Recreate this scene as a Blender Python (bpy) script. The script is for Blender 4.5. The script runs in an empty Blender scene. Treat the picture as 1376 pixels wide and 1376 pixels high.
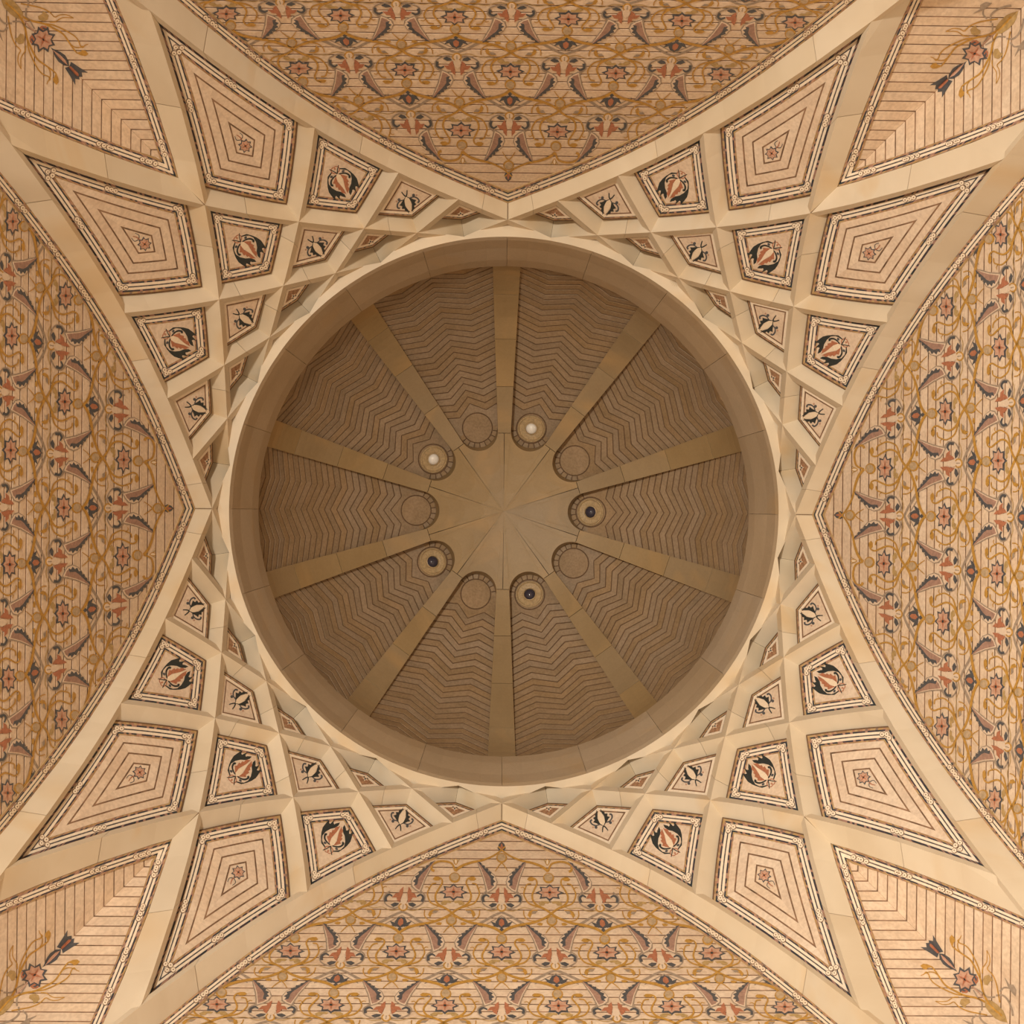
import bpy, math, random
from mathutils import Matrix, Vector
from bisect import bisect_left

# ------------------------------------------------------------------ camera, world, lights, exposure
scene = bpy.context.scene
COL = scene.collection
EYE = 1.6                                    # height of the viewer's eye above the floor
A = 4.0                                      # plan radius of the rib ring (m)
F = 1376.0                                   # focal length in pixels of the 1376 px frame
Z0 = F * A / 387.0                           # rib crown above the eye

cam_d = bpy.data.cameras.new('camera'); cam = bpy.data.objects.new('camera', cam_d); COL.objects.link(cam)
cam_d.sensor_width = 36.0; cam_d.lens = 36.0; cam_d.clip_end = 100
_rx, _ry, _rz = 0.0017, -0.0114, 0.0100
_M = Matrix.Rotation(_rz, 3, 'Z') @ Matrix.Rotation(_ry, 3, 'Y') @ Matrix.Rotation(_rx, 3, 'X')
_R = Matrix((_M[0], -_M[1], -_M[2])).transposed()
cam.matrix_world = Matrix.Translation((-0.0594, -0.0198, -0.0657 + EYE)) @ _R.to_4x4()
scene.camera = cam

w = bpy.data.worlds.new('world'); scene.world = w; w.use_nodes = True
w.node_tree.nodes['Background'].inputs[0].default_value = (1.0, 0.72, 0.45, 1)
w.node_tree.nodes['Background'].inputs[1].default_value = 0.02

def lamp(name, loc, aim, size, power, color=(1.0, 0.86, 0.64), spread=180):
    d = bpy.data.lights.new(name, 'AREA'); d.shape = 'DISK'; d.size = size; d.energy = power; d.color = color
    d.spread = math.radians(spread)
    o = bpy.data.objects.new(name, d); COL.objects.link(o); o.location = loc
    o.rotation_euler = (Vector(aim) - Vector(loc)).to_track_quat('-Z', 'Y').to_euler()
    return o
# uplighters standing on the floor round the room, the strongest to the upper left of the picture
lamp('floor_uplight', (-3.3, -3.3, 0.5), (3.4, 3.4, 12.0), 0.9, 870, (1.0, 0.93, 0.80), 115)
lamp('floor_uplight', (3.4, 3.0, 0.5), (-1.0, -1.0, 14.0), 0.9, 40)
lamp('floor_uplight', (-3.4, 3.2, 0.5), (1.0, -1.0, 14.0), 0.9, 80)
lamp('floor_uplight', (3.3, -3.3, 0.5), (-1.0, 1.5, 14.0), 0.9, 55)

vs = scene.view_settings
vs.view_transform = 'Standard'; vs.look = 'None'; vs.gamma = 1.0; vs.use_curve_mapping = False
vs.exposure = 0.0
try: scene.display_settings.display_device = 'sRGB'
except Exception: pass

# ------------------------------------------------------------------ materials
def nmat(name):
    m = bpy.data.materials.new(name); m.use_nodes = True
    nt = m.node_tree; b = nt.nodes['Principled BSDF']
    return m, nt, b
def stone(name, c1, c2, rough=.6, scale=1.2, speck=0.0, bump=.15, vary=.10, stain=None):
    m, nt, b = nmat(name); N = nt.nodes; L = nt.links
    tc = N.new('ShaderNodeTexCoord'); oi = N.new('ShaderNodeObjectInfo')
    add = N.new('ShaderNodeVectorMath'); add.operation = 'ADD'
    mul = N.new('ShaderNodeVectorMath'); mul.operation = 'SCALE'; mul.inputs[3].default_value = 37.0
    cmb = N.new('ShaderNodeCombineXYZ')
    for i in range(3): L.new(oi.outputs['Random'], cmb.inputs[i])
    L.new(cmb.outputs[0], mul.inputs[0]); L.new(tc.outputs['Object'], add.inputs[0]); L.new(mul.outputs[0], add.inputs[1])
    n1 = N.new('ShaderNodeTexNoise'); n1.inputs['Scale'].default_value = scale; n1.inputs['Detail'].default_value = 5
    n1.inputs['Distortion'].default_value = .8
    L.new(add.outputs[0], n1.inputs['Vector'])
    cr = N.new('ShaderNodeValToRGB'); cr.color_ramp.elements[0].position = .32; cr.color_ramp.elements[1].position = .7
    cr.color_ramp.elements[0].color = (*c1, 1); cr.color_ramp.elements[1].color = (*c2, 1)
    L.new(n1.outputs['Fac'], cr.inputs[0])
    hsv = N.new('ShaderNodeHueSaturation'); L.new(cr.outputs[0], hsv.inputs['Color'])
    mr = N.new('ShaderNodeMapRange'); mr.inputs['To Min'].default_value = 1 - vary; mr.inputs['To Max'].default_value = 1 + vary
    L.new(oi.outputs['Random'], mr.inputs['Value']); L.new(mr.outputs[0], hsv.inputs['Value'])
    m2 = N.new('ShaderNodeMath'); m2.operation = 'MULTIPLY'; m2.inputs[1].default_value = 7.31
    fr = N.new('ShaderNodeMath'); fr.operation = 'FRACT'; L.new(oi.outputs['Random'], m2.inputs[0]); L.new(m2.outputs[0], fr.inputs[0])
    ms = N.new('ShaderNodeMapRange'); ms.inputs['To Min'].default_value = 1 - vary * 1.6; ms.inputs['To Max'].default_value = 1 + vary * 1.6
    L.new(fr.outputs[0], ms.inputs['Value']); L.new(ms.outputs[0], hsv.inputs['Saturation'])
    out = hsv.outputs[0]
    n2 = N.new('ShaderNodeTexNoise'); n2.inputs['Scale'].default_value = 26; n2.inputs['Detail'].default_value = 4
    L.new(add.outputs[0], n2.inputs['Vector'])
    if speck > 0:
        mx = N.new('ShaderNodeMix'); mx.data_type = 'RGBA'; mx.blend_type = 'MULTIPLY'
        c3 = N.new('ShaderNodeValToRGB'); c3.color_ramp.elements[0].position = .38; c3.color_ramp.elements[1].position = .6
        c3.color_ramp.elements[0].color = (1 - speck, 1 - speck * 1.1, 1 - speck * 1.2, 1); c3.color_ramp.elements[1].color = (1, 1, 1, 1)
        L.new(n2.outputs['Fac'], c3.inputs[0]); mx.inputs[0].default_value = 1
        L.new(out, mx.inputs[6]); L.new(c3.outputs[0], mx.inputs[7]); out = mx.outputs[2]
    if stain:
        n3 = N.new('ShaderNodeTexNoise'); n3.inputs['Scale'].default_value = .55; n3.inputs['Detail'].default_value = 3
        n3.inputs['Distortion'].default_value = 1.5; L.new(add.outputs[0], n3.inputs['Vector'])
        c4 = N.new('ShaderNodeValToRGB'); c4.color_ramp.elements[0].position = .55; c4.color_ramp.elements[1].position = .74
        c4.color_ramp.elements[0].color = (0, 0, 0, 1); c4.color_ramp.elements[1].color = (.55, .55, .55, 1)
        L.new(n3.outputs['Fac'], c4.inputs[0])
        mx = N.new('ShaderNodeMix'); mx.data_type = 'RGBA'; L.new(c4.outputs[0], mx.inputs[0])
        L.new(out, mx.inputs[6]); mx.inputs[7].default_value = (*stain, 1); out = mx.outputs[2]
    L.new(out, b.inputs['Base Color'])
    b.inputs['Roughness'].default_value = rough
    bp = N.new('ShaderNodeBump'); bp.inputs['Strength'].default_value = bump; bp.inputs['Distance'].default_value = .01
    L.new(n2.outputs['Fac'], bp.inputs['Height']); L.new(bp.outputs[0], b.inputs['Normal'])
    return m
def flat(name, c, rough=.6, noise=.18, scale=30):
    m, nt, b = nmat(name); N = nt.nodes; L = nt.links
    tc = N.new('ShaderNodeTexCoord'); n = N.new('ShaderNodeTexNoise'); n.inputs['Scale'].default_value = scale
    L.new(tc.outputs['Object'], n.inputs['Vector'])
    cr = N.new('ShaderNodeValToRGB'); cr.color_ramp.elements[0].position = .3; cr.color_ramp.elements[1].position = .7
    cr.color_ramp.elements[0].color = (*[x * (1 - noise) for x in c], 1); cr.color_ramp.elements[1].color = (*[min(1, x * (1 + noise)) for x in c], 1)
    L.new(n.outputs['Fac'], cr.inputs[0]); L.new(cr.outputs[0], b.inputs['Base Color']); b.inputs['Roughness'].default_value = rough
    return m
def mosaic(name, cell=3.6):
    """tesserae: uv u runs along the band in units of 1 cm, v = 0 at the outer (ochre) edge and 1 at the dark row"""
    m, nt, b = nmat(name); N = nt.nodes; L = nt.links
    uv = N.new('ShaderNodeUVMap'); sx = N.new('ShaderNodeSeparateXYZ'); L.new(uv.outputs[0], sx.inputs[0])
    def mth(op, a, bb):
        n = N.new('ShaderNodeMath'); n.operation = op
        for i, v in enumerate((a, bb)):
            if v is None: continue
            if isinstance(v, (int, float)): n.inputs[i].default_value = v
            else: L.new(v, n.inputs[i])
        return n.outputs[0]
    row = mth('FLOOR', mth('MULTIPLY', sx.outputs[1], 2.0), None)
    ucell = mth('FLOOR', mth('DIVIDE', sx.outputs[0], cell), None)
    cmb = N.new('ShaderNodeCombineXYZ'); L.new(ucell, cmb.inputs[0]); L.new(row, cmb.inputs[1])
    wn = N.new('ShaderNodeTexWhiteNoise'); wn.noise_dimensions = '3D'; L.new(cmb.outputs[0], wn.inputs['Vector'])
    def ramp(cols):
        cr = N.new('ShaderNodeValToRGB'); cr.color_ramp.interpolation = 'CONSTANT'; e = cr.color_ramp.elements
        e[0].color = (*cols[0], 1); e[0].position = 0; e[1].color = (*cols[1], 1); e[1].position = 1 / len(cols)
        for i in range(2, len(cols)):
            x = e.new(i / len(cols)); x.color = (*cols[i], 1)
        L.new(wn.outputs['Value'], cr.inputs[0]); return cr.outputs[0]
    ochre = ramp([(.42, .26, .11), (.48, .29, .17), (.34, .20, .10), (.46, .31, .15), (.40, .21, .13), (.24, .16, .12)])
    dark = ramp([(.04, .04, .055), (.38, .22, .17), (.03, .045, .05), (.05, .045, .06), (.07, .05, .06), (.34, .20, .13)])
    mx = N.new('ShaderNodeMix'); mx.data_type = 'RGBA'; L.new(row, mx.inputs[0]); L.new(ochre, mx.inputs[6]); L.new(dark, mx.inputs[7])
    L.new(mx.outputs[2], b.inputs['Base Color']); b.inputs['Roughness'].default_value = .55
    return m
def dashes(name):
    m, nt, b = nmat(name); N = nt.nodes; L = nt.links
    uv = N.new('ShaderNodeUVMap'); n = N.new('ShaderNodeTexNoise'); n.inputs['Scale'].default_value = .18
    L.new(uv.outputs[0], n.inputs['Vector'])
    cr = N.new('ShaderNodeValToRGB'); e = cr.color_ramp.elements; e[0].position = .42; e[0].color = (.045, .05, .062, 1); e[1].position = .72; e[1].color = (.20, .16, .14, 1)
    L.new(n.outputs['Fac'], cr.inputs[0]); L.new(cr.outputs[0], b.inputs['Base Color']); b.inputs['Roughness'].default_value = .5
    return m
M = {}
M['rib'] = stone('pale_limestone', (.64, .52, .37), (.72, .61, .46), .5, .9, 0, .05, .05, stain=(.64, .42, .19))
M['shaded_drumstone'] = stone('shaded_drum_limestone', (.46, .35, .235), (.53, .415, .29), .55, .7, .05, .08, .05, stain=(.52, .34, .16))  # rib limestone with the drum's dimmer light put into a darker base colour
M['shaded_domestone'] = stone('shaded_dome_limestone', (.32, .22, .11), (.375, .265, .14), .55, .7, .05, .08, .05, stain=(.50, .31, .13))  # same limestone darker still: the dome's shade is painted into the colour
M['shaded_domepanel'] = stone('shaded_dome_course_stone', (.32, .22, .125), (.385, .268, .163), .7, 2.5, .16, .3, .07)  # zigzag panel stone, base colour darkened to stand in for shade inside the dome
M['course'] = stone('course_stone', (.70, .52, .37), (.80, .63, .47), .62, 3.0, .14, .25, .035)
M['slab'] = stone('panel_slab_stone', (.70, .53, .39), (.80, .64, .49), .6, 3.0, .12, .2, .03)
M['white'] = flat('white_marble', (.86, .72, .56), .45, .06)
M['grout'] = flat('dark_joint', (.15, .085, .045), .9)
M['inlay'] = flat('brown_joint_inlay', (.21, .12, .07), .6, .5, 9)
M['joint'] = flat('stone_joint', (.20, .13, .07), .9)
M['mosaic'] = mosaic('mosaic_border')
M['dash'] = dashes('slate_line')
M['ochre'] = flat('ochre_inlay', (.48, .255, .05), .5)
M['gold'] = flat('dull_ochre_inlay', (.44, .29, .12), .55)
M['tan'] = flat('tan_inlay', (.47, .34, .21), .55)
M['terra'] = flat('terracotta_inlay', (.42, .16, .085), .55)
M['salmon'] = flat('salmon_inlay', (.56, .33, .23), .55)
M['drop'] = flat('pale_inlay', (.72, .56, .42), .5, .06)
M['horn'] = flat('dull_pink_inlay', (.37, .22, .165), .55)
M['slate'] = flat('slate_inlay', (.08, .082, .09), .45)
M['black'] = flat('black_inlay', (.03, .036, .036), .4)
M['grey'] = flat('grey_brown_inlay', (.34, .26, .195), .55)
M['cream'] = flat('cream_inlay', (.84, .68, .50), .5, .06)
M['brownfield'] = flat('brown_mosaic_field', (.36, .20, .11), .6, .35, 40)
M['plain'] = stone('plaster', (.55, .44, .32), (.62, .50, .37), .8)
M['floor'] = stone('floor_marble', (.50, .42, .33), (.58, .50, .40), .35)
M['brass'] = flat('aged_lamp_flange', (.45, .32, .17), .5)
M['frost'] = flat('frosted_lamp_glass', (.92, .88, .82), .25, .03)
g, nt, b = nmat('dark_lamp_glass'); b.inputs['Base Color'].default_value = (.05, .045, .065, 1); b.inputs['Roughness'].default_value = .12
M['lens'] = g

# ------------------------------------------------------------------ vault geometry (eye at the origin)
def zp(s):
    s = abs(s); return Z0 * (1 - .2168 * s - .1807 * s ** 4 + .003 * s * s)
def wd(s):
    s = abs(s); return A * (.0624 - .0503 * s + .0601 * s * s)
def edge(phi, sgn, s, dz=0.0):
    p = math.radians(phi); d = A + sgn * wd(s) / 2; t = s * A
    return (d * math.sin(p) + t * math.cos(p), d * math.cos(p) - t * math.sin(p), zp(s) + dz)
def px(P): return (F * P[0] / P[2], F * P[1] / P[2])
TAN = lambda d: math.tan(math.radians(d))
H = 0.12                                     # depth of the coffers above the rib soffits

class Surf:
    """surface given by a profile (R, Z); kind rev = about the axis, y = wall facing -Y, cheb = two walls meeting on the diagonal"""
    def __init__(s, kind, pts):
        pts = sorted(pts, key=lambda p: p[0] / p[1]); s.kind = kind
        s.k = [F * p[0] / p[1] for p in pts]; s.p = pts
    def prof(s, r):
        i = min(max(bisect_left(s.k, r), 1), len(s.k) - 1)
        k0, k1 = s.k[i - 1], s.k[i]; t = (r - k0) / (k1 - k0) if k1 > k0 else 0
        (r0, z0), (r1, z1) = s.p[i - 1], s.p[i]
        dr, dz = r1 - r0, z1 - z0; l = math.hypot(dr, dz) or 1
        # point on the segment that really lies on the ray
        q = r / F; den = dr - q * dz
        t = (q * z0 - r0) / den if abs(den) > 1e-9 else t
        return r0 + dr * t, z0 + dz * t, dz / l, -dr / l
    def lift(s, x, y, o=0.0):
        if s.kind == 'rev':
            r = math.hypot(x, y); R, Z, nr, nz = s.prof(max(r, 1e-6))
            if r < 1e-6: return (0, 0, Z - o)
            cx, cy = x / r, y / r; R += nr * o; return (cx * R, cy * R, Z + nz * o)
        if s.kind == 'y' or y >= x:
            R, Z, nr, nz = s.prof(y); return (x * Z / F, R + nr * o, Z + nz * o)
        R, Z, nr, nz = s.prof(x); return (R + nr * o, y * Z / F, Z + nz * o)

COFFER = Surf('rev', [(A * .9, zp(0) + H + .001), (A, zp(0) + H)] + [(A * math.sqrt(1 + (i * .02) ** 2), zp(i * .02) + H) for i in range(1, 68)])
_w = [edge(-9, 1, i * .01) for i in range(12, 128)]
WALL = Surf('y', [(p[1], p[2]) for p in _w])
_c = [edge(9, 1, i * .01) for i in range(66, 128)]
CORN = Surf('cheb', [(p[0], p[2] + .03) for p in _c])
def interp(x, xs, ys):
    i = min(max(bisect_left(xs, x), 1), len(xs) - 1)
    return ys[i - 1] + (ys[i] - ys[i - 1]) * (x - xs[i - 1]) / (xs[i] - xs[i - 1])
_wp = [px(p) for p in _w]; _wy = [p[1] for p in _wp]; _wx = [p[0] for p in _wp]
def xb(y): return interp(y, _wy, _wx)         # half width of the floral wall at image height y

# ------------------------------------------------------------------ mesh helpers
class MB:
    def __init__(s): s.v = []; s.f = []; s.m = []; s.uv = []; s.mats = []
    def mi(s, mat):
        if mat not in s.mats: s.mats.append(mat)
        return s.mats.index(mat)
    def face(s, idx, mat, uv=None):
        s.f.append(tuple(idx)); s.m.append(s.mi(mat)); s.uv.append(uv or [(0, 0)] * len(idx))
    def grid(s, surf, rows, o, t, mat, uvr=None):
        nr, nc = len(rows), len(rows[0]); b = len(s.v)
        for r in rows:
            for p in r: s.v.append(surf.lift(p[0], p[1], o))
        id_ = lambda i, j: b + i * nc + j
        for i in range(nr - 1):
            for j in range(nc - 1):
                u = [uvr[i][j], uvr[i][j + 1], uvr[i + 1][j + 1], uvr[i + 1][j]] if uvr else None
                s.face([id_(i, j), id_(i, j + 1), id_(i + 1, j + 1), id_(i + 1, j)], mat, u)
        if t > 0:
            per = [(0, j) for j in range(nc)] + [(i, nc - 1) for i in range(1, nr)] + [(nr - 1, j) for j in range(nc - 2, -1, -1)] + [(i, 0) for i in range(nr - 2, 0, -1)]
            bb = len(s.v)
            for (i, j) in per: s.v.append(surf.lift(rows[i][j][0], rows[i][j][1], o - t))
            n = len(per)
            for k in range(n):
                k2 = (k + 1) % n
                s.face([id_(*per[k]), bb + k, bb + k2, id_(*per[k2])], mat)
    def poly(s, surf, pts, o, mat, t=.002):
        if getattr(surf, 'kind', '') == 'cheb':          # a shape that crosses the corner is laid in two halves
            for sg in (1, -1):
                out = []; n = len(pts)
                for i in range(n):
                    a, b = pts[i], pts[(i + 1) % n]; fa, fb = sg * (a[0] - a[1]), sg * (b[0] - b[1])
                    if fa >= 0: out.append(a)
                    if fa * fb < 0: q = fa / (fa - fb); m_ = (a[0] + (b[0] - a[0]) * q, a[1] + (b[1] - a[1]) * q); v_ = (m_[0] + m_[1]) / 2; out.append((v_ + 1e-4 * sg, v_))
                if len(out) > 2: s._poly(surf, out, o, mat, t)
            return
        s._poly(surf, pts, o, mat, t)
    def _poly(s, surf, pts, o, mat, t=.002):
        b = len(s.v); n = len(pts)
        for p in pts: s.v.append(surf.lift(p[0], p[1], o))
        s.face(list(range(b, b + n)), mat)
        if t > 0:
            for p in pts: s.v.append(surf.lift(p[0], p[1], o - t))
            for k in range(n):
                k2 = (k + 1) % n; s.face([b + k, b + n + k, b + n + k2, b + k2], mat)
    def stroke(s, surf, pts, w0, w1, o, mat, n=4, smooth=True, t=0.0):
        P = spline(pts, n) if smooth and len(pts) > 2 else pts
        L, R = [], []; m = len(P)
        for i, p in enumerate(P):
            a = P[max(i - 1, 0)]; c = P[min(i + 1, m - 1)]; dx, dy = c[0] - a[0], c[1] - a[1]; l = math.hypot(dx, dy) or 1
            w = (w0 + (w1 - w0) * i / (m - 1)) / 2
            L.append((p[0] - dy / l * w, p[1] + dx / l * w)); R.append((p[0] + dy / l * w, p[1] - dx / l * w))
        s.grid(surf, [L, R], o, t, mat)
    def disc(s, surf, c, rx, ry, o, mat, n=12, t=.002):
        s.poly(surf, [(c[0] + rx * math.cos(2 * math.pi * k / n), c[1] + ry * math.sin(2 * math.pi * k / n)) for k in range(n)], o, mat, t)
    def solid(s, front, back, mat):
        """two matching closed loops of 3D points"""
        b = len(s.v); n = len(front); s.v += list(front) + list(back)
        s.face(list(range(b, b + n)), mat); s.face([b + n + k for k in range(n)][::-1], mat)
        for k in range(n):
            k2 = (k + 1) % n; s.face([b + k, b + n + k, b + n + k2, b + k2], mat)
    def mesh(s, name, org):
        me = bpy.data.meshes.new(name)
        me.from_pydata([(x - org[0], y - org[1], z + EYE - org[2]) for x, y, z in s.v], [], s.f)
        for m in s.mats: me.materials.append(M[m])
        me.polygons.foreach_set('material_index', s.m)
        if any(any(u != (0, 0) for u in f) for f in s.uv):
            uvl = me.uv_layers.new(name='UVMap'); k = 0
            for f in s.uv:
                for u in f: uvl.data[k].uv = u; k += 1
        me.update(); return me
def spline(P, n):
    out = []
    for i in range(len(P) - 1):
        p0 = P[max(i - 1, 0)]; p1 = P[i]; p2 = P[i + 1]; p3 = P[min(i + 2, len(P) - 1)]
        for k in range(n):
            t = k / n
            out.append(tuple(.5 * (2 * p1[c] + (p2[c] - p0[c]) * t + (2 * p0[c] - 5 * p1[c] + 4 * p2[c] - p3[c]) * t * t + (3 * p1[c] - p0[c] - 3 * p2[c] + p3[c]) * t ** 3) for c in (0, 1)))
    out.append(P[-1]); return out

def tag(o, label=None, cat=None, group=None, kind=None):
    if label: o['label'] = label
    if cat: o['category'] = cat
    if group: o['group'] = group
    if kind: o['kind'] = kind
    return o
def root(name, org):
    o = bpy.data.objects.new(name, None); o.location = org; o.empty_display_size = .1; COL.objects.link(o); return o
def part(name, mb, parent, org=None, label=None):
    org = org or tuple(top(parent).location)
    o = bpy.data.objects.new(name, mb.mesh(name, org)); COL.objects.link(o); o.parent = parent
    if label: o['label'] = label
    return o
def top(o):
    while o.parent: o = o.parent
    return o
KIDS = {}
def index_kids():
    KIDS.clear()
    for o in bpy.data.objects:
        if o.parent: KIDS.setdefault(o.parent.name, []).append(o)
def copy_tree(o, parent=None):
    c = o.copy(); COL.objects.link(c)
    if parent is not None: c.parent = parent
    for ch in KIDS.get(o.name, []): copy_tree(ch, c)
    return c
def turned(o, theta):
    """copy of a thing turned about the room's axis so that image-down goes to theta (towards image-right)"""
    c = copy_tree(o) if theta else o
    r = math.radians(-theta); x, y, z = o['_home']
    c.location = (x * math.cos(r) - y * math.sin(r), x * math.sin(r) + y * math.cos(r), z)
    c.rotation_euler = (0, 0, r); return c
def home(o): o['_home'] = tuple(o.location); return o

# ------------------------------------------------------------------ wording of places
WALLS = ['bottom', 'right', 'top', 'left']
WNAME = ['south', 'east', 'north', 'west']
CORNERS = ['lower right', 'upper right', 'upper left', 'lower left']

# ------------------------------------------------------------------ ribs
def rib_mesh(s0, s1, skew=True):
    mb = MB(); n = max(2, int(abs(s1 - s0) / .06)); loops = []
    def se(s, sgn):                            # ends are cut on the mitre line of the crossing
        for m_ in (18, 27, 36, 45):
            if abs(abs(s) - .0004 - TAN(m_)) < 1e-3 or abs(abs(s) + .0004 - TAN(m_)) < 1e-3 or abs(abs(s) - TAN(m_)) < 1e-3:
                return s * (1 + sgn * wd(s) / 2 / A)      # the radial mitre of the crossing
        return s
    for i in range(n + 1):
        s = s0 + (s1 - s0) * i / n
        a, b = edge(0, -1, se(s, -1)), edge(0, 1, se(s, 1)); hh = H + .10
        loops.append([a, b, (b[0], b[1], b[2] + hh), (a[0], a[1], a[2] + hh)])
    base = len(mb.v)
    for l in loops: mb.v += l
    for i in range(n):
        for k in range(4):
            a = base + i * 4 + k; b = base + i * 4 + (k + 1) % 4; mb.face([a, b, b + 4, a + 4], 'rib')
    mb.face([base, base + 3, base + 2, base + 1], 'rib'); e = base + n * 4; mb.face([e, e + 1, e + 2, e + 3], 'rib')
    return mb
def make_rib(cuts, joints=()):
    org = (0, A, zp(0) + EYE); r = root('vault_rib', org)
    for a, b in zip(cuts[:-1], cuts[1:]):
        part('rib_stone', rib_mesh(a + .0004, b - .0004), r)
    for th in joints:                         # dark mitre joint across the crossing at plan angle th from this rib's normal
        mb = MB(); sg = 1 if th > 0 else -1; al = math.radians(th); pts = []
        s1 = math.tan(al); m2 = 2 * th
        def rad(sign):                        # radius where the two rib edges meet on the ray th
            s = s1
            for _ in range(20): s = (A + sign * wd(s) / 2) * math.tan(al) / A
            return (A + sign * wd(s) / 2) / math.cos(al)
        ra, rb = rad(-1), rad(1)
        d = (math.sin(al), math.cos(al)); t = (math.cos(al), -math.sin(al)); fr, bk = [], []
        for i in range(5):
            rr = ra + (rb - ra) * i / 4; z = zp(rr * math.sin(al) / A) - .012
            pts.append((d[0] * rr, d[1] * rr, z))
        hw = .0055
        L = [(p[0] + t[0] * hw, p[1] + t[1] * hw, p[2]) for p in pts]; R = [(p[0] - t[0] * hw, p[1] - t[1] * hw, p[2]) for p in pts]
        up = lambda q: (q[0], q[1], q[2] + .02)
        b = len(mb.v); mb.v += L + R + [up(q) for q in L] + [up(q) for q in R]; n = 5
        for i in range(4):
            mb.face([b + i, b + i + 1, b + n + i + 1, b + n + i], 'joint')
            mb.face([b + i, b + 2 * n + i, b + 2 * n + i + 1, b + i + 1], 'joint')
            mb.face([b + n + i, b + n + i + 1, b + 3 * n + i + 1, b + 3 * n + i], 'joint')
        part('mitre_joint', mb, r)
    return home(r)
J4 = TAN(36)
RIBS = [(9, make_rib([-1.25, -.9, -.6, -.24, 0, .24, .62, .86, 1.0], (-9, 36))),
        (81, make_rib([-1.0, -.86, -.62, -.24, 0, .24, .6, .9, 1.25])),
        (27, make_rib([-TAN(18), 0, .24, .44, TAN(36)])),
        (63, make_rib([-TAN(36), -.44, -.24, 0, TAN(18)])),
        (45, make_rib([-TAN(27), -.24, 0, .24, TAN(27)]))]
SIDE_DEC = ['left half', 'lower half', 'right half', 'upper half']     # side of wall k towards smaller theta
SIDE_INC = ['right half', 'upper half', 'left half', 'lower half']
index_kids()
for phi, proto in RIBS:
    for k in range(4):
        if k == 0:
            c = turned(proto, 0); c0 = c; r = math.radians(-phi); x, y, z = proto['_home']
        else: c = copy_tree(proto)
        r = math.radians(-(phi + 90 * k)); x, y, z = proto['_home']
        c.location = (x * math.cos(r) - y * math.sin(r), x * math.sin(r) + y * math.cos(r), z); c.rotation_euler = (0, 0, r)
        wa, wb = WALLS[k], WALLS[(k + 1) % 4]; cn = CORNERS[k]
        lab = {9: f'long pale stone rib bordering the {SIDE_DEC[k]} of the {wa} floral wall',
               81: f'long pale stone rib bordering the {SIDE_INC[(k + 1) % 4]} of the {wb} floral wall',
               27: f'short pale stone rib in the {cn} corner, starting beside the {wa} wall peak',
               63: f'short pale stone rib in the {cn} corner, starting beside the {wb} wall peak',
               45: f'middle and shortest pale stone rib of the {cn} corner net'}[phi]
        tag(c, lab, 'rib', 'pale stone ribs of the vault')

# ------------------------------------------------------------------ coffers
def ext(P, d=70):
    def e(a, b):
        l = math.hypot(a[0] - b[0], a[1] - b[1]); return (a[0] + (a[0] - b[0]) / l * d, a[1] + (a[1] - b[1]) / l * d)
    return [e(P[0], P[1])] + P + [e(P[-1], P[-2])]
def offs(P, d):                               # offset to the left of travel
    out = []
    for i, p in enumerate(P):
        a = P[max(i - 1, 0)]; c = P[min(i + 1, len(P) - 1)]; dx, dy = c[0] - a[0], c[1] - a[1]; l = math.hypot(dx, dy)
        out.append((p[0] - dy / l * d, p[1] + dx / l * d))
    return out
def isect(P, Q):
    for i in range(len(P) - 1):
        for j in range(len(Q) - 1):
            a, b, c, d = P[i], P[i + 1], Q[j], Q[j + 1]
            r = (b[0] - a[0], b[1] - a[1]); s = (d[0] - c[0], d[1] - c[1]); D = r[0] * s[1] - r[1] * s[0]
            if abs(D) < 1e-12: continue
            t = ((c[0] - a[0]) * s[1] - (c[1] - a[1]) * s[0]) / D; u = ((c[0] - a[0]) * r[1] - (c[1] - a[1]) * r[0]) / D
            if -1e-9 <= t <= 1 + 1e-9 and -1e-9 <= u <= 1 + 1e-9: return i + t, j + u
    return None
def at(P, k):
    i = min(int(k), len(P) - 2); t = k - i
    return (P[i][0] + (P[i + 1][0] - P[i][0]) * t, P[i][1] + (P[i + 1][1] - P[i][1]) * t)
def sub(P, k0, k1, n):
    Q = [at(P, k0)] + [P[i] for i in range(int(math.floor(k0)) + 1, int(math.ceil(k1)))] + [at(P, k1)]
    L = [0]
    for a, b in zip(Q[:-1], Q[1:]): L.append(L[-1] + math.hypot(b[0] - a[0], b[1] - a[1]))
    out = []
    for k in range(n):
        s = L[-1] * k / (n - 1); i = min(max(bisect_left(L, s), 1), len(L) - 1)
        t = (s - L[i - 1]) / ((L[i] - L[i - 1]) or 1)
        out.append((Q[i - 1][0] + (Q[i][0] - Q[i - 1][0]) * t, Q[i - 1][1] + (Q[i][1] - Q[i - 1][1]) * t))
    return out
AXIS = [(0, 100), (0, 2000)]
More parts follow.
